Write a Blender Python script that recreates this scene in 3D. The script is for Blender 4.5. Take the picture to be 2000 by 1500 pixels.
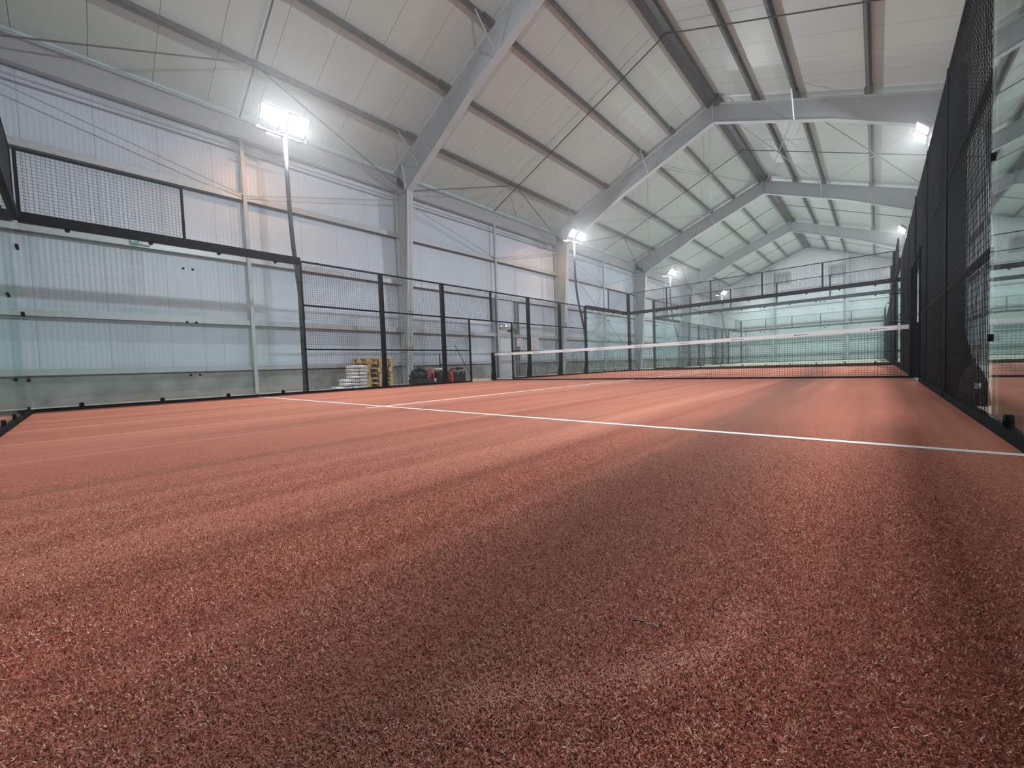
import bpy, math, random
import numpy as np
from mathutils import Matrix, Vector

random.seed(7); RNG = np.random.default_rng(7)
for o in list(bpy.data.objects): bpy.data.objects.remove(o)
SC = bpy.context.scene
COL = SC.collection

# ------------------------------------------------------------------ camera
CAM = (9.5509, 0.4550, 0.4358)
YAW, PIT, ROL, FPX = -0.74170, -0.04322, -0.03684, 779.12
F = Vector((math.sin(YAW)*math.cos(PIT), math.cos(YAW)*math.cos(PIT), math.sin(PIT)))
R0 = Vector((math.cos(YAW), -math.sin(YAW), 0)); U0 = R0.cross(F)
R = R0*math.cos(ROL) + U0*math.sin(ROL); U = -R0*math.sin(ROL) + U0*math.cos(ROL)
cam = bpy.data.cameras.new('camera'); cam.sensor_width = 36; cam.lens = 36*FPX/2000
cam.clip_start = 0.02; cam.clip_end = 200
co = bpy.data.objects.new('camera', cam); COL.objects.link(co)
m = Matrix.Identity(4)
for i in range(3):
    m[i][0] = R[i]; m[i][1] = U[i]; m[i][2] = -F[i]; m[i][3] = CAM[i]
co.matrix_world = m
SC.camera = co

# ------------------------------------------------------------------ world, exposure
w = bpy.data.worlds.new('world'); SC.world = w; w.use_nodes = True
w.node_tree.nodes['Background'].inputs[0].default_value = (0.5, 0.55, 0.6, 1)
w.node_tree.nodes['Background'].inputs[1].default_value = 0.02
# volume added to mimic lens glare: far frames and gable wash out, lamps glow
vs = w.node_tree.nodes.new('ShaderNodeVolumeScatter'); vs.inputs['Density'].default_value = .005; vs.inputs['Anisotropy'].default_value = .7
w.node_tree.links.new(vs.outputs[0], w.node_tree.nodes['World Output'].inputs['Volume'])
SC.view_settings.view_transform = 'Standard'
SC.view_settings.look = 'None'
SC.view_settings.gamma = 1.0
SC.view_settings.use_curve_mapping = False
SC.view_settings.exposure = 0.0
LAMP = 700.0        # radiance of a floodlight lens
WARM = 200.0        # radiance of the small warm lamps
try:
    SC.cycles.use_adaptive_sampling = True
    SC.cycles.adaptive_threshold = .2
    SC.cycles.adaptive_min_samples = 16
    SC.cycles.light_sampling_threshold = .03
    SC.cycles.transparent_max_bounces = 32
    SC.cycles.max_bounces = 4
    SC.cycles.glossy_bounces = 3
    SC.cycles.diffuse_bounces = 3
    SC.cycles.sample_clamp_indirect = 6
    SC.cycles.caustics_reflective = False
    SC.cycles.caustics_refractive = False
except Exception:
    pass

# ------------------------------------------------------------------ materials
def newmat(name):
    mt = bpy.data.materials.new(name); mt.use_nodes = True
    nt = mt.node_tree
    return mt, nt, nt.nodes['Principled BSDF']
def noise(nt, scale, detail=3, rough=.55, coord='Object', vec=None, stretch=None):
    n = nt.nodes.new('ShaderNodeTexNoise'); n.inputs['Scale'].default_value = scale
    n.inputs['Detail'].default_value = detail; n.inputs['Roughness'].default_value = rough
    tc = nt.nodes.new('ShaderNodeTexCoord')
    src = tc.outputs[coord]
    if stretch:
        mp = nt.nodes.new('ShaderNodeMapping'); mp.inputs['Scale'].default_value = stretch
        nt.links.new(src, mp.inputs['Vector']); src = mp.outputs[0]
    nt.links.new(src, n.inputs['Vector'])
    return n
def ramp(nt, src, stops):
    r = nt.nodes.new('ShaderNodeValToRGB'); e = r.color_ramp.elements
    while len(e) < len(stops): e.new(0.5)
    for i, (p, c) in enumerate(stops):
        e[i].position = p; e[i].color = (*c, 1) if len(c) == 3 else c
    nt.links.new(src, r.inputs['Fac'])
    return r
def mix(nt, fac, a, b, mode='MIX'):
    mx = nt.nodes.new('ShaderNodeMix'); mx.data_type = 'RGBA'; mx.blend_type = mode
    for sock, v in ((mx.inputs[0], fac), (mx.inputs[6], a), (mx.inputs[7], b)):
        if isinstance(v, (int, float)): sock.default_value = v
        elif isinstance(v, tuple): sock.default_value = (*v, 1)
        else: nt.links.new(v, sock)
    return mx.outputs[2]
def bump(nt, src, strength, dist, bsdf):
    b = nt.nodes.new('ShaderNodeBump'); b.inputs['Strength'].default_value = strength
    b.inputs['Distance'].default_value = dist
    nt.links.new(src, b.inputs['Height']); nt.links.new(b.outputs[0], bsdf.inputs['Normal'])
def simple(name, col, rough=.5, metal=0., var=.12, scale=6., bmp=0., spec=.5):
    mt, nt, b = newmat(name)
    n = noise(nt, scale, 4)
    a = tuple(c*(1-var) for c in col); c2 = tuple(min(1, c*(1+var)) for c in col)
    r = ramp(nt, n.outputs['Fac'], [(0.3, a), (0.7, c2)])
    nt.links.new(r.outputs[0], b.inputs['Base Color'])
    b.inputs['Roughness'].default_value = rough; b.inputs['Metallic'].default_value = metal
    b.inputs['Specular IOR Level'].default_value = spec
    if bmp: bump(nt, n.outputs['Fac'], .4, bmp, b)
    return mt
def emissive(name, col, strength):
    mt, nt, b = newmat(name)
    b.inputs['Base Color'].default_value = (*col, 1)
    b.inputs['Emission Color'].default_value = (*col, 1); b.inputs['Emission Strength'].default_value = strength
    mt.cycles.emission_sampling = 'FRONT'
    return mt
def glass_mat():
    mt = bpy.data.materials.new('tinted_glass'); mt.use_nodes = True; nt = mt.node_tree
    nt.nodes.remove(nt.nodes['Principled BSDF']); out = nt.nodes['Material Output']
    lw = nt.nodes.new('ShaderNodeLayerWeight'); lw.inputs['Blend'].default_value = .5
    p5 = nt.nodes.new('ShaderNodeMath'); p5.operation = 'POWER'; p5.inputs[1].default_value = 5
    nt.links.new(lw.outputs['Facing'], p5.inputs[0])
    ma = nt.nodes.new('ShaderNodeMath'); ma.operation = 'MULTIPLY_ADD'; ma.inputs[1].default_value = .90; ma.inputs[2].default_value = .045
    nt.links.new(p5.outputs[0], ma.inputs[0])
    tr = nt.nodes.new('ShaderNodeBsdfTransparent'); tr.inputs[0].default_value = (.955, .985, .977, 1)
    df = nt.nodes.new('ShaderNodeBsdfDiffuse')
    n = noise(nt, 1.3, 5, .7, stretch=(1, 1, .35))
    dr = ramp(nt, n.outputs['Fac'], [(.3, (.012, .012, .012)), (.75, (.03, .03, .03))])
    df.inputs['Color'].default_value = (.72, .86, .82, 1)
    m1 = nt.nodes.new('ShaderNodeMixShader'); nt.links.new(dr.outputs[0], m1.inputs[0])
    nt.links.new(tr.outputs[0], m1.inputs[1]); nt.links.new(df.outputs[0], m1.inputs[2])
    gl = nt.nodes.new('ShaderNodeBsdfGlossy'); gl.inputs['Roughness'].default_value = .015
    gl.inputs['Color'].default_value = (.93, 1, .97, 1)
    m2 = nt.nodes.new('ShaderNodeMixShader'); nt.links.new(ma.outputs[0], m2.inputs[0])
    nt.links.new(m1.outputs[0], m2.inputs[1]); nt.links.new(gl.outputs[0], m2.inputs[2])
    nt.links.new(m2.outputs[0], out.inputs['Surface'])
    return mt
def ribbed(name, col, axis, period, strength=.35):
    mt, nt, b = newmat(name)
    n = noise(nt, .6, 4)
    r = ramp(nt, n.outputs['Fac'], [(0.3, tuple(c*.95 for c in col)), (0.7, col)])
    nt.links.new(r.outputs[0], b.inputs['Base Color'])
    b.inputs['Roughness'].default_value = .38
    tc = nt.nodes.new('ShaderNodeTexCoord'); wv = nt.nodes.new('ShaderNodeTexWave')
    wv.wave_type = 'BANDS'; wv.bands_direction = axis; wv.inputs['Scale'].default_value = .31416/period
    nt.links.new(tc.outputs['Object'], wv.inputs['Vector'])
    bump(nt, wv.outputs['Fac'], strength, .006, b)
    return mt
def turf_mat(name, attr=False):
    mt, nt, b = newmat(name)
    k = (1.50, 1.14, 1.04) if attr else (1.58, 1.33, 1.17)
    sc = lambda c: tuple(min(.95, v*q) for v, q in zip(c, k))
    red_d, red, pink, sand = sc((.062, .022, .017)), sc((.245, .088, .063)), sc((.42, .180, .132)), (sc((.54, .35, .26)) if not attr else (.80, .56, .45))
    if attr:
        a = nt.nodes.new('ShaderNodeAttribute'); a.attribute_name = 'tone'
        c = ramp(nt, a.outputs['Fac'], [(0, red_d), (.45, red), (.85, pink), (1, sand)]).outputs[0]
    else:
        n = noise(nt, 260, 4, .75)
        c = ramp(nt, n.outputs['Fac'], [(.26, red_d), (.44, red), (.60, pink), (.78, sand)]).outputs[0]
    # brushed lanes and sandy drifts that run with the length of the court
    n2 = noise(nt, 1.6, 4, .6, stretch=(1.0, .16, 1))
    f2 = ramp(nt, n2.outputs['Fac'], [(.45, (0, 0, 0)), (.75, (.40, .40, .40))])
    c = mix(nt, f2.outputs[0], c, sc((.44, .225, .175)))
    # one greyish lane darker than the rest, along x = 9
    tc = nt.nodes.new('ShaderNodeTexCoord'); sx = nt.nodes.new('ShaderNodeSeparateXYZ'); nt.links.new(tc.outputs['Object'], sx.inputs[0])
    def mth(op, a_, b_, c_=None):
        q = nt.nodes.new('ShaderNodeMath'); q.operation = op
        for i_, v in enumerate((a_, b_, c_)):
            if v is None: continue
            if isinstance(v, (int, float)): q.inputs[i_].default_value = v
            else: nt.links.new(v, q.inputs[i_])
        return q.outputs[0]
    n4 = noise(nt, 2.2, 4, .6, stretch=(1, .5, 1))
    tpos = mth('MULTIPLY_ADD', sx.outputs['Y'], .06, sx.outputs['X'])
    tpos = mth('MULTIPLY_ADD', n4.outputs['Fac'], .35, tpos)
    lane = mth('MULTIPLY', mth('SUBTRACT', tpos, 8.85), 1/.85)
    f4 = ramp(nt, lane, [(0, (0, 0, 0)), (.45, (.72, .72, .72)), (.62, (.60, .60, .60)), (1, (.0, .0, .0))])
    c = mix(nt, f4.outputs[0], c, sc((.125, .076, .064)))
    n5 = noise(nt, 3.2, 3, .6, stretch=(1.0, .02, 1))
    f5 = ramp(nt, n5.outputs['Fac'], [(.50, (0, 0, 0)), (.66, (.60, .60, .60))])
    c = mix(nt, f5.outputs[0], c, sc((.19, .080, .060)))
    n6 = noise(nt, 2.3, 3, .6, stretch=(1.0, .035, 1))
    f6 = ramp(nt, n6.outputs['Fac'], [(.50, (0, 0, 0)), (.68, (.55, .55, .55))])
    c = mix(nt, f6.outputs[0], c, sc((.48, .25, .19)))
    n3 = noise(nt, .9, 3, .5, stretch=(1.0, .3, 1))
    f3 = ramp(nt, n3.outputs['Fac'], [(.52, (0, 0, 0)), (.75, (.30, .30, .30))])
    c = mix(nt, f3.outputs[0], c, sc((.17, .078, .062)))
    nt.links.new(c, b.inputs['Base Color'])
    b.inputs['Roughness'].default_value = .85
    b.inputs['Specular IOR Level'].default_value = .15
    if not attr:
        nb = noise(nt, 330, 3, .7); bump(nt, nb.outputs['Fac'], .9, .006, b)
    return mt

M = dict(
    black=simple('black_powder_coat', (.010, .011, .013), .8, 0, .2, spec=.04),
    wire=simple('black_wire', (.010, .011, .013), .4, 0, .1, spec=.4),
    pole=simple('charcoal_pole_paint', (.02, .022, .028), .5, 0, .1, spec=.25),
    steel=simple('grey_steel_paint', (.43, .46, .47), .5, 0, .06, 1.5),
    galv=simple('galvanised_steel', (.42, .43, .45), .42, .35, .05, 9),
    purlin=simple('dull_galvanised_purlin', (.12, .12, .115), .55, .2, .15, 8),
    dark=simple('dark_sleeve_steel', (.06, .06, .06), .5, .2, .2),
    wall=ribbed('white_ribbed_wall_sheet', (.555, .63, .72), 'Y', .0833),
    wallx=ribbed('white_ribbed_gable_sheet', (.64, .67, .69), 'X', .0833),
    roof=ribbed('white_roof_sheet', (.525, .59, .56), 'Y', .25, .08),
    concrete=simple('pale_concrete_floor', (.50, .49, .45), .75, 0, .15, 1.2, .002),
    sandbed=simple('pale_sandy_screed', (.62, .58, .46), .85, 0, .12, 1.5, .003),
    plinth=simple('rough_concrete_plinth', (.27, .275, .265), .85, 0, .28, 2.6, .006),
    turf=turf_mat('sanded_red_turf'), pile=turf_mat('red_turf_fibre', True),
    line=simple('white_line_turf', (.78, .75, .72), .8, 0, .08, 120, .003),
    tape=simple('white_net_tape', (.80, .80, .80), .6, 0, .04),
    glass=glass_mat(),
    lens=emissive('floodlight_lens', (.90, .96, 1.0), LAMP),
    warm=emissive('warm_lens', (1.0, .52, .26), WARM),
    housing=simple('grey_lamp_housing', (.35, .36, .38), .4, .3),
    wood=simple('pale_pine', (.62, .46, .25), .75, 0, .25, 9),
    sack=simple('white_paper_sack', (.74, .72, .72), .7, 0, .10, 12, .01),
    red=simple('red_orange_plastic', (.50, .045, .025), .4, 0, .2),
    dred=simple('dark_red_plastic', (.20, .02, .025), .45, 0, .2),
    bplast=simple('black_plastic', (.018, .018, .020), .5, 0, .3, 20),
    grey=simple('grey_plastic', (.16, .17, .17), .5, 0, .2),
    white=simple('white_plastic', (.8, .8, .8), .5, 0, .04),
    paper=simple('white_paper', (.80, .80, .84), .8, 0, .03),
    ink=simple('black_print', (.05, .05, .06), .7, 0, .1),
    tapeink=simple('grey_print', (.10, .10, .11), .7, 0, .1),
    green=simple('green_sign', (.03, .26, .16), .4, 0, .05),
    doorm=simple('light_grey_door_paint', (.56, .59, .63), .4, 0, .04),
    silver=simple('brushed_silver', (.55, .56, .57), .25, .7, .05),
    fabric=simple('black_bag_fabric', (.010, .010, .012), .8, 0, .3, 60, .002),
)

# ------------------------------------------------------------------ geometry helpers
class G:
    def __init__(s): s.v = []; s.f = []
    def box(s, x0, x1, y0, y1, z0, z1):
        n = len(s.v)
        s.v += [(x0,y0,z0),(x1,y0,z0),(x1,y1,z0),(x0,y1,z0),(x0,y0,z1),(x1,y0,z1),(x1,y1,z1),(x0,y1,z1)]
        s.f += [(n,n+3,n+2,n+1),(n+4,n+5,n+6,n+7),(n,n+1,n+5,n+4),(n+1,n+2,n+6,n+5),(n+2,n+3,n+7,n+6),(n+3,n,n+4,n+7)]
        return s
    def cbox(s, c, h, b=0.0):
        """box with its vertical and top edges chamfered by b"""
        x, y, z = c; hx, hy, hz = h
        if not b: return s.box(x-hx, x+hx, y-hy, y+hy, z-hz, z+hz)
        rings = []
        for dz, ins in ((-hz, b), (-hz+b, 0), (hz-b, 0), (hz, b)):
            a, e = hx-ins, hy-ins; k = b
            rings.append([(x+px, y+py, z+dz) for px, py in ((a-k,-e),(a,-e+k),(a,e-k),(a-k,e),(-a+k,e),(-a,e-k),(-a,-e+k),(-a+k,-e))])
        return s.loft(rings)
    def loft(s, rings, cap=True, closed=True):
        n0 = len(s.v); k = len(rings[0])
        for r in rings: s.v += [tuple(p) for p in r]
        for i in range(len(rings)-1):
            for j in range(k if closed else k-1):
                a = n0+i*k+j; b = n0+i*k+(j+1) % k
                s.f.append((a, b, b+k, a+k))
        if cap:
            s.f.append(tuple(n0+j for j in range(k))[::-1]); s.f.append(tuple(n0+(len(rings)-1)*k+j for j in range(k)))
        return s
    def path(s, pts, r, n=8, cap=True):
        pts = [Vector(p) for p in pts]; rings = []
        rr = r if isinstance(r, (list, tuple)) else [r]*len(pts)
        for i, p in enumerate(pts):
            t = (pts[min(i+1, len(pts)-1)] - pts[max(i-1, 0)]).normalized()
            a = Vector((0, 0, 1)) if abs(t.z) < .9 else Vector((0, 1, 0))
            u = t.cross(a).normalized(); v = t.cross(u)
            rings.append([p + (u*math.cos(2*math.pi*(j+.5)/n) + v*math.sin(2*math.pi*(j+.5)/n))*rr[i] for j in range(n)])
        return s.loft(rings, cap)
    def prism(s, poly, axis, a, b):
        """2D polygon extruded along axis 0/1/2 from a to b; polygon in the other two axes in order"""
        def mk(p, t):
            q = list(p); q.insert(axis, t); return tuple(q)
        return s.loft([[mk(p, a) for p in poly], [mk(p, b) for p in poly]])
    def strip(s, pts, y0, y1, t, side=1):
        """flange: polyline in xz, swept between y0 and y1, thickness t along its normal"""
        P = [Vector((p[0], 0, p[1])) for p in pts]; rings = []
        for i, p in enumerate(P):
            d = (P[min(i+1, len(P)-1)] - P[max(i-1, 0)]).normalized(); nrm = Vector((-d.z, 0, d.x))*side*t
            q = p + nrm
            rings.append([(p.x, y0, p.z), (p.x, y1, p.z), (q.x, y1, q.z), (q.x, y0, q.z)])
        return s.loft(rings)
    def mesh(s, name, mat, smooth=False):
        me = bpy.data.meshes.new(name); me.from_pydata(s.v, [], s.f); me.materials.append(M[mat] if isinstance(mat, str) else mat)
        if smooth: me.polygons.foreach_set('use_smooth', [True]*len(me.polygons))
        me.update(); return me

WL = {}
def wl(o): return WL.get(o.name, Vector((0, 0, 0))) if o else Vector((0, 0, 0))
def thing(name, loc, label=None, cat=None, group=None, kind=None, rotz=0):
    o = bpy.data.objects.new(name, None); COL.objects.link(o)
    o.empty_display_size = .1; o.location = loc; o.rotation_euler = (0, 0, rotz)
    WL[o.name] = Vector(loc)
    tag(o, label, cat, group, kind); return o
def tag(o, label=None, cat=None, group=None, kind=None):
    for k, v in (('label', label), ('category', cat), ('group', group), ('kind', kind)):
        if v: o[k] = v
    return o
def part(name, g, mat, parent=None, smooth=False, kind=None, label=None):
    """mesh in world coordinates under an unrotated parent"""
    L = wl(parent)
    g.v = [(a-L.x, b-L.y, c-L.z) for a, b, c in g.v]
    me = g.mesh(name, mat, smooth)
    o = bpy.data.objects.new(name, me); COL.objects.link(o)
    if parent: o.parent = parent; WL[o.name] = L.copy()
    tag(o, label, None, None, kind); return o
def put(name, me, parent, loc, rot=(0, 0, 0), local=False):
    """an object that shares mesh data; loc in world unless local"""
    o = bpy.data.objects.new(name, me); COL.objects.link(o)
    L = Vector(loc) if local else Vector(loc) - wl(parent)
    o.location = L; o.rotation_euler = rot
    if parent: o.parent = parent
    WL[o.name] = Vector(loc)
    return o

# ------------------------------------------------------------------ the hall
XL, XR, XM = -2.5, 12.5, 5.0              # wall sheets and the ridge
Y0, Y1 = -3.0, 44.7                       # gables
FR = [-.9, 8.1, 17.1, 26.1, 35.1]         # portal frames
SL = .4
def ztop(x): return 9.96 - SL*abs(x-XM)   # top flange of the rafters
def zroof(x): return ztop(x) + .185       # underside of the roof sheets
floor = part('floor', G().box(XL-.2, XR+.2, Y0-.2, Y1+.2, -.25, -.015), 'concrete'); tag(floor, 'pale concrete slab around and between the courts', None, None, 'structure')

def panel_mesh(x, x2, z0, z1, wd, name, mat):
    return G().box(min(x, x2), max(x, x2), 0.002, wd-.002, z0, z1).mesh(name, mat)
purlin_d = [1.37, 2.52, 4.30, 6.0]
bays = [(Y0, FR[0])] + list(zip(FR[:-1], FR[1:])) + [(FR[-1], Y1)]
def tube(p, q, r, n=6): return G().path([p, q], r, n)

def side_wall(name, sx, label):
    """sx = -1 for x = XL, +1 for x = XR"""
    X = XL if sx < 0 else XR
    wall = thing(name, (X, 0, 0), label, None, None, 'structure')
    def X_(d): return X - sx*d            # d metres into the hall
    part('concrete_plinth', G().box(min(X_(-.15), X_(.10)), max(X_(-.15), X_(.10)), Y0, Y1, -.015, .56), 'plinth', wall)
    me = panel_mesh(X_(0), X_(-.1), .56, 7.17, 1.0, 'wall_panel', 'wall')
    k = 0
    y = Y0
    while y < Y1-.2:
        put('wall_panel', me, wall, (0, y, 0)).location = (-X, y, 0); y += 1.0
    part('backing_sheet', G().box(min(X_(-.03), X_(-.12)), max(X_(-.03), X_(-.12)), Y0, Y1, .3, 7.17), 'grey', wall)
    for a, b in bays:
        a2, b2 = a+.02 if a in FR else a, b-.02 if b in FR else b
        for z0, z1, d in ((.60, .72, .16), (1.74, 1.87, .20), (3.34, 3.48, .20), (4.90, 5.05, .20)):
            g = G()                        # C section: web, two flanges
            t = .012
            g.box(min(X_(d), X_(d-t)), max(X_(d), X_(d-t)), a2, b2, z0, z1)
            g.box(min(X_(0), X_(d-t)), max(X_(0), X_(d-t)), a2, b2, z1-t, z1)
            gi = part('girt', g, 'galv', wall)
            part('lower_flange', G().box(min(X_(0), X_(d-t)), max(X_(0), X_(d-t)), a2, b2, z0, z0+t), 'dark', gi)  # same galvanised girt; dark colour paints in the shade on its underside
        g = G()                            # eave beam
        g.box(min(X_(.10), X_(.26)), max(X_(.10), X_(.26)), a2, b2, 6.40, 6.43)
        g.box(min(X_(.17), X_(.19)), max(X_(.17), X_(.19)), a2, b2, 6.43, 6.88)
        g.box(min(X_(.08), X_(.28)), max(X_(.08), X_(.28)), a2, b2, 6.88, 6.91)
        part('eave_beam', g, 'galv', wall)
        g = G().loft([[(X_(d_), yy, z_) for d_, z_ in ((.26, 6.912), (-.02, 7.10), (-.02, 7.12), (.26, 6.925))] for yy in (a2, b2)])
        part('eave_flashing', g, 'roof', wall)
        part('cable_tube', G().path([(X_(.24), a2, 6.16), (X_(.24), b2, 6.16)], .025, 6), 'galv', wall)
        if b-a < 5: continue
        mid = (a+b)/2
        part('mid_post', G().box(min(X_(.2), X_(.27)), max(X_(.2), X_(.27)), mid-.04, mid+.04, .0, 6.4), 'steel', wall)
        for q in (a+.05, b-.05):
            part('brace_rod', tube((X_(.42), q, 6.05), (X_(.27), mid, 5.0), .016), 'galv', wall)
            part('knee_rod', tube((X_(.55), q, 6.35), (X_(1.5), mid, ztop(X_(1.5))+.02), .018), 'purlin', wall)
        if a == FR[2]:
            part('brace_rod', tube((X_(.30), a+.05, 5.9), (X_(.24), b-.05, .3), .022), 'galv', wall)
            part('brace_rod', tube((X_(.34), b-.05, 5.9), (X_(.28), a+.05, .3), .022), 'galv', wall)
    return wall
wall_left = side_wall('wall_left', -1, 'white ribbed sheet wall over a concrete plinth behind the gates')
wall_right = side_wall('wall_right', 1, 'white ribbed sheet wall hidden behind the dark mesh fence')

def gable(name, y, s, label, detail):
    wall = thing(name, (0, y, 0), label, None, None, 'structure')
    x = XL
    while x < XR-.1:
        a, b = x+.004, min(x+1.0, XR)-.004
        if a < XM < b: poly = [(a, .0), (b, .0), (b, zroof(b)), (XM, zroof(XM)), (a, zroof(a))]
        else: poly = [(a, .0), (b, .0), (b, zroof(b)), (a, zroof(a))]
        part('wall_panel', G().prism(poly, 1, y, y+.1*s), 'wallx', wall)
        x += 1.0
    part('backing_sheet', G().prism([(XL-.1, 0), (XR+.1, 0), (XR+.1, zroof(XR)), (XM, zroof(XM)), (XL-.1, zroof(XL))], 1, y+.04*s, y+.14*s), 'grey', wall)
    if detail:
        for cx in (2.4, 7.7):
            g = G(); zt = ztop(cx)+.1
            g.box(cx-.1, cx+.1, y-.30, y-.285, 0, zt); g.box(cx-.006, cx+.006, y-.285, y-.02, 0, zt)
            part('gable_post', g, 'steel', wall)
        for z0, z1 in ((.6, .72), (1.74, 1.87), (3.34, 3.48), (4.9, 5.05), (6.4, 6.5)):
            for xa, xb in ((XL+.1, 2.29), (2.51, 7.59), (7.81, XR-.1)):
                part('girt', G().box(xa, xb, y-.2, y-.005, z0, z1), 'galv', wall)
        part('gable_rafter', G().strip([(XL+.1, ztop(XL+.1)-.25), (XM, ztop(XM)-.25), (XR-.1, ztop(XR-.1)-.25)], y-.32, y-.2, .22), 'steel', wall)
    return wall
wall_far = gable('wall_far', Y1, 1, 'white gable end wall with two posts beyond the far court', True)
wall_near = gable('wall_near', Y0, -1, 'white gable end wall behind the near court', False)

# roof: ceiling > roof_panel, purlin, purlin_sleeve, sag_rod, brace_rod
ceiling = thing('ceiling', (0, 0, 0), 'pitched roof of pale sheets on dark steel purlins', None, None, 'structure')
E0 = 7.75
for s in (-1, 1):
    xa, xb = XM, XM + s*E0
    pl = [(xa, 0.0, zroof(xa)), (xb, 0.0, zroof(xb)), (xb, 0.0, zroof(xb)+.1), (xa, 0.0, zroof(xa)+.1)]
    g = G().loft([[(p[0], .004, p[2]) for p in pl], [(p[0], .996, p[2]) for p in pl]])
    me = g.mesh('roof_panel', 'roof')
    y = Y0
    while y < Y1-.1:
        put('roof_panel', me, ceiling, (0, y, 0)); y += 1.0
    g = G().loft([[(p[0], Y0, p[2]+.04) for p in pl], [(p[0], Y1+.3, p[2]+.04) for p in pl]])
    part('roof_backing', g, 'dark', ceiling)
    nx, nz = SL/math.hypot(1, SL)*s, 1/math.hypot(1, SL)      # normal of this slope
    tx, tz = s/math.hypot(1, SL), -SL/math.hypot(1, SL)       # down-slope direction
    def sec(x, pts, y0, y1):
        z = ztop(x)
        return [[(x + a*tx + b*nx, yy, z + a*tz + b*nz) for a, b in pts] for yy in (y0, y1)]
    for d in purlin_d:
        x = XM + s*d
        for a, b in bays:
            c = .012
            g = G()
            g.loft(sec(x, [(-c/2, .005), (c/2, .005), (c/2, .172), (-c/2, .172)], a, b))
            g.loft(sec(x, [(-c/2, .005), (.075, .005), (.075, .017), (-c/2, .017)], a, b))
            g.loft(sec(x, [(-c/2, .160), (.075, .160), (.075, .172), (-c/2, .172)], a, b))
            g.loft(sec(x, [(.066, .005), (.075, .005), (.075, .03), (.066, .03)], a, b))
            part('purlin', g, 'purlin', ceiling)
        for fy in FR:
            g = G().loft(sec(x, [(-.05, .01), (.10, .01), (.10, .16), (-.05, .16)], fy-.42, fy-.02))
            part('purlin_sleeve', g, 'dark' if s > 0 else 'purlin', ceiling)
            if d in (2.52, 6.0):
                zb = ztop(x) - .66 if d < 4 else ztop(x) - .75
                part('fly_brace', tube((x, fy-.75, ztop(x)+.02), (x - s*.02, fy-.1, zb), .022), 'galv', ceiling)
    for a, b in bays:
        if b-a < 5: continue
        mid = (a+b)/2
        part('sag_rod', tube((XM, mid, ztop(XM)-.02), (XM+s*7.26, mid, 6.93), .019), 'dark', ceiling)
    a, b = FR[2], FR[3]
    for d0, d1 in ((.15, 2.6), (2.6, 6.4)):
        for p, q in ((d0, d1), (d1, d0)):
            part('brace_rod', tube((XM+s*p, a+.1, ztop(XM+s*p)-.12), (XM+s*q, b-.1, ztop(XM+s*q)-.12), .018), 'galv', ceiling)
for a, b in bays:
    g = G()
    for s in (-1, 1):
        g.loft([[(XM, yy, ztop(XM)+.0), (XM+s*.19, yy, ztop(XM+.19)+.0), (XM+s*.19, yy, ztop(XM+.19)+.17), (XM, yy, ztop(XM)+.17)] for yy in (a, b)])
    part('ridge_beam', g, 'dark', ceiling)
for fy in FR:
    part('purlin_sleeve', G().box(XM+.1, XM+.3, fy-.42, fy-.02, ztop(XM)-.12, ztop(XM)+.1), 'dark', ceiling)

# portal frames > column, rafter, stiffener, end_plate
ordn = ['nearest', 'second', 'third', 'fourth', 'fifth']
for i, fy in enumerate(FR):
    fr = thing('portal_frame', (XM, fy, 0), 'grey steel portal frame, %s along the hall' % ordn[i], None, 'portal frames of the hall', 'structure')
    hw = .11
    for s in (-1, 1):
        def xs(d): return XM + s*d
        # column: inner flange leans from 7.10 at the base to 6.62 at the knee
        base_i, knee_i, out = 7.10, 6.62, 7.38
        zk = 6.28
        g = G()
        g.prism([(xs(base_i), 0), (xs(out), 0), (xs(out), ztop(xs(out))), (xs(knee_i), zk)], 1, fy-.008, fy+.008)
        g.strip([(xs(base_i), 0), (xs(knee_i), zk)], fy-hw, fy+hw, .02, 1)
        g.strip([(xs(out), 0), (xs(out), ztop(xs(out)))], fy-hw, fy+hw, .02, 1)
        g.box(min(xs(base_i-.04), xs(out+.04)), max(xs(base_i-.04), xs(out+.04)), fy-.16, fy+.16, -.015, .015)
        part('column', g, 'steel', fr)
        g = G()
        bot = [(XM, 9.27), (xs(3.5), 7.86), (xs(knee_i), zk)]
        top = [(XM, ztop(XM)), (xs(out), ztop(xs(out)))]
        g.prism([bot[0], bot[1], bot[2], (xs(out), zk+.35), top[1], top[0]], 1, fy-.008, fy+.008)
        g.strip(bot, fy-hw, fy+hw, .022, 1)
        g.strip(top, fy-hw, fy+hw, .02, -1)
        part('rafter', g, 'steel', fr)
        g = G().strip([(xs(knee_i), zk), (xs(out), zk+.05)], fy-hw, fy+hw, .014)
        g.strip([(xs(6.75), zk-.02), (xs(6.9), ztop(xs(6.9))-.02)], fy-hw, fy+hw, .02)
        part('knee_stiffener', g, 'steel', fr)
    part('ridge_plate', G().box(XM-.014, XM+.014, fy-hw, fy+hw, 9.24, 9.95), 'steel', fr)

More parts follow.
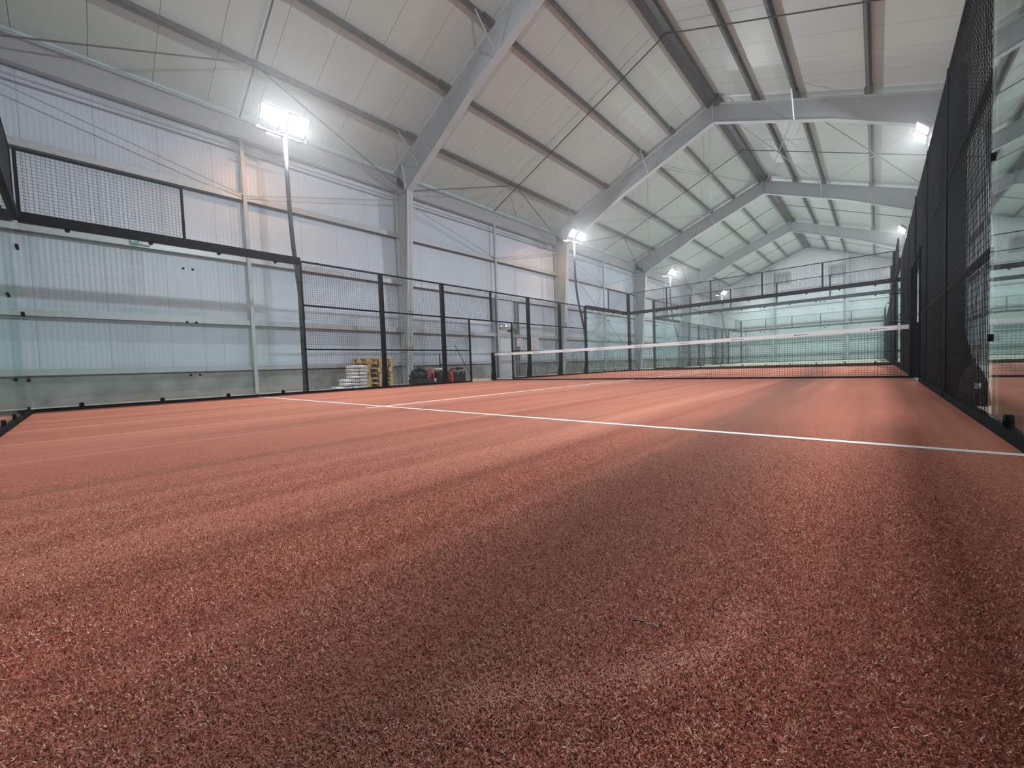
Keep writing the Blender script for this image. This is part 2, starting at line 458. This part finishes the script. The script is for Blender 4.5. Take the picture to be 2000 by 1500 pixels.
# exhaust fans in the far gable
for cx, lb in ((3.15, 'square framed louvred wall fan beside the gable post nearer the gates'), (7.05, 'square framed louvred wall fan beside the gable post nearer the dark fence')):
    z = 7.55
    t = thing('wall_fan', (cx, Y1-.02, z), lb, 'wall fan', 'wall fans in the far gable')
    g = G()
    for a, b, c, d in ((-.52, .52, .40, .52), (-.52, .52, -.52, -.40), (-.52, -.40, -.40, .40), (.40, .52, -.40, .40)):
        g.box(cx+a, cx+b, Y1-.14, Y1-.002, z+c, z+d)
    part('frame', g, 'galv', t)
    for k in range(6):
        zz = z-.36+k*.13
        part('slat', G().loft([[(cx+e, Y1-.10, zz), (cx+e, Y1-.09, zz), (cx+e, Y1-.02, zz+.10), (cx+e, Y1-.03, zz+.10)] for e in (-.40, .40)]), 'steel', t)

# ------------------------------------------------------------------ door and fittings of the left wall
dr = thing('door_1', (XL+.1, 13.25, 0), 'light grey steel door between tall channel posts', None, None, 'structure')
XD = XL
for yj in (12.55, 13.92):
    g = G(); g.box(XD+.02, XD+.22, yj-.09, yj-.075, -.015, 3.34); g.box(XD+.02, XD+.22, yj+.075, yj+.09, -.015, 3.34); g.box(XD+.02, XD+.035, yj-.075, yj+.075, -.015, 3.34)
    part('channel_post', g, 'steel', dr)
g = G(); g.box(XD+.10, XD+.17, 12.72, 12.80, -.015, 2.12); g.box(XD+.10, XD+.17, 13.66, 13.74, -.015, 2.12); g.box(XD+.10, XD+.17, 12.72, 13.74, 2.06, 2.14)
part('door_frame', g, 'steel', dr)
lf = part('door_leaf', G().box(XD+.11, XD+.155, 12.81, 13.65, 0.0, 2.05), 'doorm', dr)
part('door_closer', G().box(XD+.155, XD+.172, 13.28, 13.52, 1.96, 2.02), 'bplast', lf)
part('door_handle', G().box(XD+.155, XD+.20, 12.88, 13.0, 1.02, 1.05), 'silver', lf)
part('wind_screen_panel', G().box(XD+.06, XD+.10, 12.70, 13.80, 2.14, 3.34), 'wall', dr)
t = thing('bulkhead_light', (XD+.17, 13.25, 2.16), 'silver half round bulkhead light above the grey door', 'light')
g = G()
g.loft([[(XD+.17+.09*math.cos(a), yy, 2.16+.0+.13*math.sin(a)) for a in [math.pi/2 - k*math.pi/8 for k in range(9)]] for yy in (12.75, 13.75)])
part('housing', g, 'silver', t, True)
g = G().path([(XD+.20, 13.22, 2.22), (XD+.20, 13.42, 2.22)], [.085, .085], 10)
part('lamp_cover', g, 'white', t, True)

t = thing('exit_sign', (XL+.22, 1.55, 3.40), 'small green emergency exit sign on the wall behind the glass', 'sign')
part('sign_box', G().box(XL+.20, XL+.24, 1.40, 1.72, 3.37, 3.53), 'green', t)
g = G(); xx = XL+.241
g.prism([(1.60, 3.39), (1.70, 3.39), (1.70, 3.51), (1.60, 3.51)], 0, xx-.001, xx+.002); part('door_symbol', g, 'white', t)
g = G()
g.prism([(1.42, 3.445), (1.47, 3.49), (1.47, 3.46), (1.52, 3.46), (1.52, 3.43), (1.47, 3.43), (1.47, 3.40)], 0, xx-.001, xx+.002); part('arrow_symbol', g, 'white', t)
g = G()
g.prism([(1.545, 3.39), (1.565, 3.39), (1.575, 3.43), (1.59, 3.39), (1.61, 3.40), (1.59, 3.47), (1.555, 3.47)], 0, xx-.0005, xx+.0025)
g.path([(xx, 1.575, 3.495), (xx+.003, 1.575, 3.495)], .014, 8); part('runner_symbol', g, 'white', t)

# ------------------------------------------------------------------ padel courts
TH = .004
def wires(g, A, u0, u1, z0, z1, o, pitch=.05, r=.0019):
    """welded wire grid in the (u,z) plane at outward offset o; A maps (u,o,z) to the world"""
    def bar(p, q, du, do, dz):
        n = len(g.v)
        for c in (p, q):
            for e, f in ((-1, -1), (1, -1), (1, 1), (-1, 1)):
                if du == 'u': g.v.append(A(c[0], c[1]+e*r, c[2]+f*r))
                else: g.v.append(A(c[0]+e*r, c[1]+f*r, c[2]))
        for k in range(4): g.f.append((n+k, n+(k+1) % 4, n+4+(k+1) % 4, n+4+k))
    nu = max(1, round((u1-u0)/pitch)); nz = max(1, round((z1-z0)/pitch))
    for i in range(nu+1): bar((u0+(u1-u0)*i/nu, o, z0), (u0+(u1-u0)*i/nu, o, z1), 'z', 0, 0)
    for i in range(nz+1): bar((u0, o+2*r, z0+(z1-z0)*i/nz), (u1, o+2*r, z0+(z1-z0)*i/nz), 'u', 0, 0)
    return g
def bx(g, A, u0, u1, o0, o1, z0, z1):
    p, q = A(u0, o0, z0), A(u1, o1, z1)
    return g.box(min(p[0], q[0]), max(p[0], q[0]), min(p[1], q[1]), max(p[1], q[1]), z0, z1)
def disc(g, A, u, z, o0, o1, r, n=10):
    return g.loft([[A(u + r*math.cos(2*math.pi*k/n), o, z + r*math.sin(2*math.pi*k/n)) for k in range(n)] for o in (o0, o1)])

def glass_wall(label, A, n, ext, corners=(), group=None):
    """n panes of 2 m by 3 m from u = 0; ext = panes that carry a mesh panel above; A(u,o,z)"""
    L = 2.0*n
    t = thing('glass_wall', A(L/2, 0, 0), label, 'glass wall', group)
    part('base_rail', bx(G(), A, 0, L, .0, .075, -.012, .052), 'black', t)
    part('top_beam', bx(G(), A, 0, L, -.015, .115, 2.905, 3.05), 'black', t)
    for i in range(n):
        part('glass_pane', bx(G(), A, 2*i+.004, 2*i+1.996, .024, .036, .055, 2.93), 'glass', t)
        for u in (2*i+.5, 2*i+1.5):
            for z, dz in ((2.875, .06), (.085, -.05)):
                g = disc(G(), A, u, z, .010, .05, .03)
                bx(g, A, u-.03, u+.03, .010, .05, min(z, z+dz), max(z, z+dz))
                part('glass_clamp', g, 'black', t)
        if i:
            for z in (.5, 1.5, 2.5):
                g = G()
                for e in (-.07, .07): disc(g, A, 2*i+e, z, .012, .05, .02)
                part('joint_bracket', g, 'black', t)
    for u, in [(c,) for c in corners]:
        for z in (.5, 1.5, 2.5):
            g = G(); bx(g, A, u-.05, u+.14 if u < L/2 else u+.05, .008, .05, z-.025, z+.025)
            if u > L/2: g = G(); bx(g, A, u-.14, u+.05, .008, .05, z-.025, z+.025)
            part('corner_bracket', g, 'black', t)
        g = G(); bx(g, A, u-.07 if u < L/2 else u-.05, u+.05 if u < L/2 else u+.07, .06, .16, -.012, 4.0)
        part('corner_post', g, 'black', t)
    for u0, u1 in ext:
        part('mesh_top_rail', bx(G(), A, u0, u1, .02, .05, 3.97, 4.0), 'black', t)
        k = round((u1-u0)/2)
        for j in range(k+1):
            u = u0+2*j; a, b = (u, u+.04) if j == 0 else ((u-.04, u) if j == k else (u-.025, u+.025))
            part('mesh_upright', bx(G(), A, a, b, .015, .055, 3.05, 3.97), 'black', t)
        for j in range(k):
            part('wire_mesh', wires(G(), A, u0+2*j+.03, u0+2*j+1.97, 3.05, 3.97, .03), 'wire', t, kind='stuff')
    return t

def mesh_fence(label, A, group=None):
    """the 12 m mesh run, u from 4 to 16, with the two open gateways beside the net"""
    t = thing('mesh_fence', A(10, 0, 0), label, 'fence', group)
    for u in (4, 6, 8, 12, 14, 16):
        o0 = .045 if u in (4, 16) else .02
        g = G(); bx(g, A, u-.04, u+.04, o0, .145, -.012, 3.0)
        p = part('post', g, 'black', t)
        g = G()
        poly = [(.145, 0), (.25, 0), (.21, .25), (.145, .65)]
        g.loft([[A(u+e, q[0], q[1]) for q in poly] for e in (-.02, .02)])
        bx(g, A, u-.09, u+.09, .045, .26, -.012, .012)
        part('post_foot', g, 'black', p)
        if u in (4, 16):
            for z in (.5, 1.5, 2.5):
                e = -1 if u == 4 else 1
                g = disc(G(), A, u+e*.045, z, .014, .05, .022); part('edge_clamp', g, 'black', p)
    g = G(); bx(g, A, 9.975, 10.025, .01, .06, 2.0, 3.0); part('post', g, 'black', t)
    for u in (9, 11):
        g = G(); bx(g, A, u-.022, u+.022, .01, .055, -.012, 2.0); part('gate_post', g, 'black', t)
    segs = [(4.04, 5.96), (6.04, 7.96), (8.04, 9.98), (10.02, 11.96), (12.04, 13.96), (14.04, 15.96)]
    for u0, u1 in segs:
        part('top_rail', bx(G(), A, u0, u1, .026, .06, 2.96, 3.0), 'black', t)
        part('upper_rail', bx(G(), A, u0, u1, .026, .06, 1.98, 2.02), 'black', t)
        part('wire_mesh', wires(G(), A, u0, u1, 2.02, 2.96, .03), 'wire', t, kind='stuff')
        a, b = u0, u1
        if u0 == 8.04: b = 8.98
        if u0 == 10.02: a = 11.02
        part('lower_rail', bx(G(), A, a, b, .026, .06, .985, 1.02), 'black', t)
        part('bottom_rail', bx(G(), A, a, b, .01, .05, -.012, .05), 'black', t)
        part('wire_mesh', wires(G(), A, a, b, 1.02, 1.98, .03), 'wire', t, kind='stuff')
        part('wire_mesh', wires(G(), A, a, b, .05, .985, .03), 'wire', t, kind='stuff')
    return t

flood_h = G()
flood_h.cbox((-.03, 0, 0), (.03, .22, .17), .012)
for k in range(9): flood_h.box(-.11, -.055, -.18+k*.045-.006, -.18+k*.045+.006, -.13, .13)
FL_H = flood_h.mesh('floodlight', 'housing')
def lens_mesh(hy, hz, mat):
    me = G().cbox((.004, 0, 0), (.004, hy, hz)).mesh('lens', mat); me.materials.append(M['housing'])
    for p in me.polygons:
        if p.normal.x < .5: p.material_index = 1      # only the face of the lens shines
    return me
FL_L = lens_mesh(.20, .15, 'lens')
g = G(); g.cbox((-.02, 0, 0), (.02, .15, .10), .008)
for k in range(5): g.box(-.07, -.04, -.12+k*.06-.006, -.12+k*.06+.006, -.08, .08)
WM_H = g.mesh('warm_floodlight', 'housing')
WM_L = lens_mesh(.135, .085, 'warm')

def light_pole(y, s, label, warm):
    """s = -1 beside x = 0, +1 beside x = 10"""
    X0 = 0 if s < 0 else 10
    t = thing('floodlight_pole', (X0 + s*.12, y, 0), label, 'light pole', 'floodlight poles of the courts')
    def P(d, z, yy=y): return (X0 + s*d, yy, z)
    pts = [P(.16, 1.7), P(.19, 2.0), P(.30, 2.5), P(.41, 3.0), P(.50, 3.5), P(.56, 4.0), P(.59, 4.5), P(.60, 5.0), P(.60, 5.95)]
    part('pole', G().path(pts, .048, 10), 'pole', t, True)
    g = G(); a, b = P(.11, 2.74), P(.40, 2.80)
    g.box(min(a[0], b[0]), max(a[0], b[0]), y-.02, y+.02, 2.74, 2.80); part('pole_bracket', g, 'black', t)
    g = G(); a, b = P(.565, 5.94), P(.635, 5.98)
    g.box(min(a[0], b[0]), max(a[0], b[0]), y-.6, y+.34, 5.94, 5.98)
    part('crossbar', g, 'pole', t)
    for dy in (-.32, .25):
        fl = put('floodlight', FL_H, t, P(.42, 6.26, y+dy), (0, math.radians(42), 0 if s < 0 else math.pi))
        o = put('lens', FL_L, fl, (0, 0, 0), local=True)
        g = G()
        for e in (-.20, .20):
            g.path([P(.60, 5.97, y+dy+e), P(.62, 6.12, y+dy+e), P(.47, 6.26, y+dy+e*1.12)], .011, 4)
        part('bracket', g, 'housing', t)
    if warm:
        fl = put('warm_floodlight', WM_H, t, P(.92, 6.10, y-.12), (0, math.radians(100 if s < 0 else 100), 0 if s < 0 else math.pi))
        put('lens', WM_L, fl, (0, 0, 0), local=True)
        part('lamp_arm', G().path([P(.60, 5.97, y-.12), P(.92, 6.16, y-.12)], .014, 5), 'housing', t)
    return t

def court(y0, which):
    AL = lambda u, o, z: (0-o, y0+u, z)
    AR = lambda u, o, z: (10+o, y0+u, z)
    AN = lambda u, o, z: (u, y0-o, z)
    AF = lambda u, o, z: (u, y0+20+o, z)
    s = lambda f: (lambda u, o, z: f(u+16, o, z))
    glass_wall('long glass back wall close behind the camera on the %s court' % which if which == 'near' else 'glass back wall of the far court that faces the net', AN, 5, [(0, 10)], (0, 10), 'back glass walls of the courts')
    glass_wall('glass back wall of the near court, seen through the net' if which == 'near' else 'glass back wall of the far court closest to the gable', AF, 5, [(0, 10)], (0, 10), 'back glass walls of the courts')
    q = {'near': ('two pane glass side wall with one mesh panel on top, in front of the exit sign', 'two pane glass side wall beyond the second left light pole', 'reflecting glass side wall close beside the camera', 'two pane glass side wall past the dark mesh fence at the far end of the near court'),
         'far': ('glass side wall by the third light pole along the plinth wall', 'glass side wall by the last light pole along the plinth wall', 'glass side wall of the far court right behind the near court', 'glass side wall of the far court next to the gable, dark fence side')}[which]
    glass_wall(q[0], AL, 2, [(0, 2)], (), 'side glass walls of the courts')
    glass_wall(q[1], s(AL), 2, [(2, 4)], (), 'side glass walls of the courts')
    glass_wall(q[2], AR, 2, [(0, 2)], (), 'side glass walls of the courts')
    glass_wall(q[3], s(AR), 2, [(2, 4)], (), 'side glass walls of the courts')
    mesh_fence('black wire mesh fence with open gateway in front of the pallets and the grey door' if which == 'near' else 'black mesh fence of the far court along the plinth wall', AL, 'mesh fences of the courts')
    mesh_fence('black wire mesh fence beside the net seen almost edge on' if which == 'near' else 'mesh fence of the far court on the dark fence side', AR, 'mesh fences of the courts')
court(0.0, 'near')
court(23.4, 'far')
light_pole(4.05, -1, 'curved floodlight pole above the large glass side wall, lamps largest in view', True)
light_pole(16.05, -1, 'curved floodlight pole rising behind the fence beyond the grey door', True)
light_pole(27.45, -1, 'floodlight pole of the far court, nearer one along the plinth wall', True)
light_pole(39.45, -1, 'floodlight pole of the far court, last one along the plinth wall', True)
light_pole(4.05, 1, 'floodlight pole behind the glass beside the camera', False)
light_pole(16.05, 1, 'floodlight pole whose lamp shines over the dark mesh fence, highest in view', False)
light_pole(27.45, 1, 'floodlight pole of the far court just over the far end of the dark fence', False)
light_pole(39.45, 1, 'most distant floodlight pole on the dark fence side', False)

# turf of the near court > court_line, turf_pile ; bare bed of the far court
turf = part('court_turf', G().box(0.0, 10.0, 0.0, 20.0, -.014, 0.0), 'turf')
tag(turf, 'rust red sand filled artificial turf of the near court', 'turf')
LW = .05
part('court_line', G().box(0.0, 10.0, 3.0, 3.05, -.004, .003), 'line', turf)
part('court_line', G().box(4.975, 5.025, 2.8, 9.98, -.004, .0036), 'line', turf)
part('court_line', G().box(0.0, 10.0, 16.95, 17.0, -.004, .003), 'line', turf)
part('court_line', G().box(4.975, 5.025, 10.02, 17.2, -.004, .0036), 'line', turf)
bed = part('court_bed', G().box(0.0, 10.0, 23.4, 43.4, -.014, 0.0), 'sandbed')
tag(bed, 'bare pale sandy bed of the far court without turf', None, None, 'structure')
def pile(n_try):
    """crimped fibres, thick on the ground where the lens is near and thinning out over four metres"""
    d = 3.6*RNG.uniform(0, 1, n_try)            # even in radius, so the density falls with 1/d
    th = RNG.uniform(np.radians(-100), np.radians(235), n_try)
    x = 9.55 + d*np.cos(th); y = .455 + d*np.sin(th)
    keep = (x > .01) & (x < 9.985) & (y > .012) & ~((y > 2.992) & (y < 3.058)) & (RNG.uniform(0, 1, n_try) < np.clip((3.6-d)/2.4, 0, 1))
    x, y, d = x[keep], y[keep], d[keep]; n = len(x)
    a = RNG.uniform(0, 2*np.pi, n); e = RNG.uniform(.15, 1.1, n)
    gr = 1 + .28*np.clip(d-1.0, 0, 4)
    fade = .35 + .65*np.clip((3.6-d)/2.4, 0, 1)
    l = .0050*RNG.uniform(.6, 1.25, n)*gr*fade; w_ = .00130*RNG.uniform(.7, 1.3, n)*gr
    z = RNG.uniform(.000, .004, n)*fade
    dx, dy, dz = np.cos(a)*np.cos(e)*l, np.sin(a)*np.cos(e)*l, np.sin(e)*l/gr*fade
    sx, sy = -np.sin(a)*w_/2, np.cos(a)*w_/2
    tw = RNG.uniform(-.6, .6, n)*w_*fade
    V = np.stack([np.stack([x-sx, y-sy, z-tw/2], 1), np.stack([x+sx, y+sy, z+tw/2], 1),
                  np.stack([x+sx*.7+dx, y+sy*.7+dy, z+dz], 1), np.stack([x-sx*.7+dx, y-sy*.7+dy, z+dz], 1)], 1).reshape(-1, 3).astype(np.float32)
    tone = np.clip(RNG.normal(.42, .36, n), 0, 1)
    lite = RNG.uniform(0, 1, n) < .11
    # sand left lying in two curved sweeps of the brush
    def near(pts, wd):
        best = np.full(n, 9.0)
        for (ax, ay), (bx_, by_) in zip(pts[:-1], pts[1:]):
            L2 = (bx_-ax)**2+(by_-ay)**2; t = np.clip(((x-ax)*(bx_-ax)+(y-ay)*(by_-ay))/L2, 0, 1)
            best = np.minimum(best, np.hypot(x-ax-t*(bx_-ax), y-ay-t*(by_-ay)))
        return np.exp(-(best/wd)**2)
    sand = np.maximum(near([(9.14, .76), (9.24, .87), (9.31, .96), (9.385, 1.10), (9.39, 1.2)], .028)*.75, near([(8.75, 1.22), (8.86, 1.40), (8.93, 1.62)], .04)*.35)
    lite |= RNG.uniform(0, 1, n) < sand
    tone[lite] = RNG.uniform(.8, 1, lite.sum())
    me = bpy.data.meshes.new('turf_pile')
    me.vertices.add(4*n); me.vertices.foreach_set('co', V.ravel())
    me.loops.add(4*n); me.loops.foreach_set('vertex_index', np.arange(4*n, dtype=np.int32))
    me.polygons.add(n); me.polygons.foreach_set('loop_start', np.arange(0, 4*n, 4, dtype=np.int32))
    me.update(calc_edges=True)
    at = me.attributes.new('tone', 'FLOAT', 'POINT'); at.data.foreach_set('value', np.repeat(tone, 4).astype(np.float32))
    me.materials.append(M['pile'])
    o = bpy.data.objects.new('turf_pile', me); COL.objects.link(o); o.parent = turf; o['kind'] = 'stuff'
    print('fibres', n)
pile(2900000)

# ------------------------------------------------------------------ net
net = thing('court_net', (5, 10, 0), 'black net with white top tape across the near court', 'net')
for x in (-.02, 10.0):
    g = G(); g.box(x-.04, x+.06, 9.955, 10.045, .001, .93)
    g.prism([(x-.05, .001), (x+.07, .001), (x+.06, .25), (x-.04, .25)], 1, 9.93, 10.07)
    p = part('net_post', g, 'black', net)
A_n = lambda u, o, z: (u, 10+o, z)
def sagz(x): return .905 - .035*(1-((x-5)/5)**2)
g = G(); rings = []
for k in range(41):
    x = .05 + 9.9*k/40; z = sagz(x)
    rings.append([(x, 9.985, z-.075), (x, 10.015, z-.075), (x, 10.012, z), (x, 9.988, z)])
g.loft(rings); tape = part('top_tape', g, 'tape', net)
for k in range(9):
    x = .66 + 1.1*k
    for i, (x0, x1, za, zb) in enumerate(((0, .02, .024, .044), (.03, .10, .030, .040), (.11, .22, .032, .039))):
        z = sagz(x+x0)-.075
        part('tape_print', G().box(x+x0, x+x1, 9.9825, 9.986, z+za, z+zb), 'tapeink', tape)
g = G()
r = .0019
def nbar(p, q):
    n = len(g.v); d = Vector(q)-Vector(p)
    for c in (p, q):
        for e, f in ((-1, -1), (1, -1), (1, 1), (-1, 1)):
            g.v.append((c[0]+(e*r if abs(d.z) > abs(d.x) else 0), c[1]+(f*r if abs(d.z) > abs(d.x) else e*r), c[2]+(0 if abs(d.z) > abs(d.x) else f*r)))
    for k in range(4): g.f.append((n+k, n+(k+1) % 4, n+4+(k+1) % 4, n+4+k))
NX = 232
for k in range(NX+1):
    x = .06 + 9.88*k/NX; nbar((x, 10, .02), (x, 10, sagz(x)-.07))
for j in range(1, 20):
    for k in range(20):
        xa, xb = .06+9.88*k/20, .06+9.88*(k+1)/20
        fr_ = j/20
        nbar((xa, 10, .02+fr_*(sagz(xa)-.09)), (xb, 10, .02+fr_*(sagz(xb)-.09)))
part('net_mesh', g, 'wire', net, kind='stuff')
part('bottom_band', G().box(.05, 9.95, 9.992, 10.008, .0, .035), 'black', net)

# ------------------------------------------------------------------ sheets hung on the fence
for (u0, u1, z0, z1, lb, k) in ((11.28, 11.62, 1.16, 1.46, 'small white printed sheet behind the mesh left of a post', 4), (12.10, 12.55, 1.04, 1.50, 'larger white plan sheet behind the mesh right of a post', 7)):
    t = thing('paper_sheet', (-.06, (u0+u1)/2, z0), lb, 'paper', 'sheets hung on the fence')
    part('sheet', G().box(-.062, -.058, u0, u1, z0, z1), 'paper', t)
    for i in range(k):
        zz = z1 - (i+1)*(z1-z0)/(k+1)
        part('printed_line', G().box(-.058, -.0572, u0+.05, u1-.05-.06*(i % 3), zz-.003, zz+.003), 'grey', t)

# ------------------------------------------------------------------ pallets
deck = G().box(-.5, .5, -.05, .05, -.011, .011).mesh('deck_board', 'wood')
cross = G().box(-.05, .05, -.4, .4, -.011, .011).mesh('cross_board', 'wood')
blk = G().cbox((0, 0, 0), (.07, .05, .039), .004).mesh('block', 'wood')
names = ['lowest', 'second from the floor', 'third from the floor', 'fourth from the floor', 'fifth from the floor', 'topmost']
for k in range(6):
    dx, dy, rz = random.uniform(-.02, .02), random.uniform(-.03, .03), random.uniform(-.03, .03)
    if k == 5: dx, dy, rz = .03, -.03, .03
    t = thing('wooden_pallet', (-1.76+dx, 6.56+dy, -.015+.1445*k), 'pale wooden pallet, %s of the stack beside the white sacks' % names[k], 'pallet', 'stacked pallets behind the fence', None, rz)
    for j in range(5): put('deck_board', deck, t, (0, -.35+.175*j, .133), local=True)
    for j in range(3):
        put('cross_board', cross, t, ((-.45, 0, .45)[j], 0, .111), local=True)
        put('bottom_board', deck, t, (0, (-.35, 0, .35)[j], .011), local=True)
        for i in range(3): put('block', blk, t, ((-.43, 0, .43)[j], (-.35, 0, .35)[i], .061), local=True)

# ------------------------------------------------------------------ sacks
def sack_mesh(i):
    g = G(); nu, nv = 14, 8; rng = random.Random(i); rings = []
    L_, W_, H_ = .21, .105, .041
    for a in range(nu+1):
        t = -1 + 2*a/nu; env = (1-abs(t)**5)**.35 if abs(t) < 1 else 0
        rings.append([(t*L_, W_*(.86+.14*env)*math.copysign(abs(math.cos(q))**.3, math.cos(q))*(1 if env else .9),
                       H_*max(env, .12)*math.copysign(abs(math.sin(q))**.38, math.sin(q)) + .004*rng.uniform(-1, 1)) for q in [2*math.pi*(b+.5)/nv/2 for b in range(2*nv)]])
    return g.loft(rings).mesh('paper_sack', 'sack', True)
sm = [sack_mesh(i) for i in range(4)]
ow = ['on the floor', 'second layer', 'third layer', 'fourth layer', 'fifth layer', 'sixth layer', 'top layer']
cols = [(5.79, 7, 'column against the pallets'), (5.57, 7, 'next column from the pallets'), (5.35, 3, 'low step of three'), (5.13, 1, 'lone end')]
for cy, n, cn in cols:
    for k in range(n):
        lb = 'white paper sack, %s, %s' % (cn, ow[k]) if n > 1 else 'single white paper sack on the floor at the end of the sack stack'
        if n == 3 and k == 2: lb = 'white paper sack, low step of three, top of it'
        t = put('paper_sack', sm[random.randrange(4)], None, (-1.02+random.uniform(-.02, .02), cy+random.uniform(-.008, .008), .034+.0925*k), (0, 0, random.uniform(-.04, .04)))
        tag(t, lb, 'sack', 'white sacks stacked by the pallets')

# ------------------------------------------------------------------ machines and tools behind the fence
t = thing('turf_brush_machine', (-1.05, 7.85, 0), 'black machine with rounded hood and orange red hoops on the floor', 'machine')
part('chassis', G().cbox((-1.05, 7.85, .09), (.22, .38, .075), .02), 'bplast', t)
g = G(); rings = []
for k in range(9):
    a = k/8; y = 7.50+.42*a; h = .30+.20*math.sin(math.pi*(.25+.55*a)); rings.append([(-1.05+.17*math.cos(q)*(.8+.2*math.sin(math.pi*a)), y, .14+max(0, h-.14)*abs(math.sin(q))**.6) for q in [math.pi*j/10 for j in range(11)]])
g.loft(rings); part('engine_hood', g, 'bplast', t, True)
g = G(); g.path([(-.92, 7.50, .42), (-.90, 7.62, .50), (-.92, 7.78, .46), (-.95, 7.92, .36)], .045, 8); part('hose', g, 'bplast', t, True)
for yy, mt in ((7.95, 'dred'), (8.02, 'dred'), (8.13, 'red')):
    g = G().path([(-1.05+.21*math.cos(q), yy+.04*math.sin(q*1), .05+.36*math.sin(q)**.7 if math.sin(q) > 0 else .05) for q in [math.pi*j/10 for j in range(11)]], .03, 6)
    part('hoop', g, mt, t, True)
part('white_label', G().box(-.84, -.825, 8.12, 8.22, .06, .16), 'white', t)
g = G().path([(-.95, 7.36, -.005), (-.95, 7.36, .22), (-.95, 7.30, .28)], .03, 6); part('nozzle', g, 'bplast', t)
part('nozzle_tube', G().path([(-.95, 7.36, .06), (-1.0, 7.6, .08)], .03, 6), 'bplast', t)

t = thing('tool_bag', (-1.0, 8.52, 0), 'black tool bag with pale top and grey strap beside the red hooped machine', 'bag')
part('bag_body', G().cbox((-1.0, 8.52, .20), (.20, .26, .172), .05), 'fabric', t)
g = G().path([(-.79, 8.62+.10*math.cos(q), .12+.13*math.sin(q)) for q in [math.pi*j/8 for j in range(9)]], .013, 5); part('strap', g, 'grey', t)
g = G().cbox((-1.02, 8.45, .445), (.13, .12, .03), .02); part('pale_top', g, 'white', t)
part('red_patch', G().box(-.80, -.793, 8.33, 8.45, .22, .34), 'dred', t)

t = thing('hand_truck', (-1.50, 8.98, 0), 'black hand truck with tall loop handle behind a fence post', 'hand truck')
g = G()
g.path([(-1.50, 8.90, .05), (-1.50, 8.90, .97), (-1.50, 9.10, .97), (-1.50, 9.10, .05)], .02, 6); part('frame', g, 'black', t)
for z in (.3, .6): part('crossbar', G().path([(-1.50, 8.90, z), (-1.50, 9.10, z)], .014, 6), 'black', t)
part('toe_plate', G().box(-1.50, -1.31, 8.84, 9.16, -.012, .0), 'black', t)
for y in (8.83, 9.17):
    part('wheel', G().path([(-1.57, y-.025, .085), (-1.57, y+.025, .085)], .098, 14), 'bplast', t)

t = thing('fuel_canister', (-.98, 8.93, 0), 'orange red canister standing beside the black tool case', 'canister')
part('body', G().cbox((-.98, 8.93, .165), (.09, .075, .18), .03), 'red', t)
part('cap', G().path([(-.98, 8.93, .34), (-.98, 8.93, .385)], .028, 8), 'bplast', t)
part('handle', G().path([(-1.05, 8.93, .34), (-1.04, 8.93, .39), (-.96, 8.93, .39)], .014, 6), 'red', t)

t = thing('tool_case', (-1.08, 9.28, 0), 'square black tool case on the floor nearest the open gateway', 'tool case')
part('case_body', G().cbox((-1.08, 9.28, .155), (.19, .24, .17), .02), 'bplast', t)
part('lid', G().cbox((-1.08, 9.28, .355), (.195, .245, .028), .012), 'grey', t)
part('latch', G().box(-.89, -.875, 9.15, 9.20, .26, .34), 'silver', t)
part('latch', G().box(-.89, -.875, 9.36, 9.41, .26, .34), 'silver', t)
t = thing('power_tool', (-1.08, 9.18, .383), 'black power tool with dark red grip lying on the tool case', 'power tool')
part('motor_body', G().path([(-1.02, 9.22, .445), (-1.02, 9.50, .455)], [.055, .04], 8), 'bplast', t, True)
part('grip', G().path([(-1.02, 9.24, .44), (-1.04, 9.05, .455), (-1.04, 8.99, .42)], .035, 6), 'dred', t, True)
part('blade_guard', G().path([(-1.02, 9.50, .44), (-1.02, 9.66, .40)], [.03, .012], 6), 'silver', t)

t = thing('push_broom', (-1.9, 10.6, 0), 'thin handled broom leaning behind the gate post', 'broom')
part('broom_handle', G().path([(-1.25, 10.15, .05), (-1.95, 9.95, 1.32)], .014, 6), 'bplast', t)
part('broom_head', G().box(-1.30, -1.18, 9.98, 10.30, -.013, .06), 'wood', t)

t = part('loose_board', G().cbox((-1.55, 10.85, .004), (.28, .42, .018), .006), 'wood'); tag(t, 'pale flat board lying on the floor outside the gateway', 'board')

# black bag outside the fence on the other side
t = thing('sports_bag', (10.17, 5.55, 0), 'slumped black bag on the floor outside the dark mesh fence', 'bag')
g = G(); rings = []
for k in range(9):
    a = k/8; y = 5.28+.62*a; e = (1-abs(2*a-1)**3)**.5
    rings.append([(10.155+(.088-.03*abs(math.sin(q)))*math.cos(q)*max(e, .3), y, -.014+.335*max(e, .35)*abs(math.sin(q))**.8) for q in [math.pi*j/10 for j in range(11)]])
g.loft(rings); part('bag_body', g, 'fabric', t, True)
part('white_tag', G().box(10.12, 10.16, 5.262, 5.268, .13, .17), 'white', t)
part('handle', G().path([(10.14, 5.45, .29), (10.15, 5.52, .36), (10.15, 5.62, .36), (10.14, 5.70, .29)], .012, 5), 'fabric', t)

# a scrap of dark plastic lying in the pile close to the lens
t = thing('plastic_scrap', (9.27, 1.065, .004), 'thin bent black scrap of plastic lying in the turf', 'scrap')
part('strip', G().path([(9.252, 1.058, .007), (9.260, 1.060, .009), (9.267, 1.066, .007)], .0016, 5), 'bplast', t)
part('tip', G().path([(9.276, 1.064, .007), (9.283, 1.068, .009), (9.290, 1.067, .006)], .0014, 5), 'grey', t)
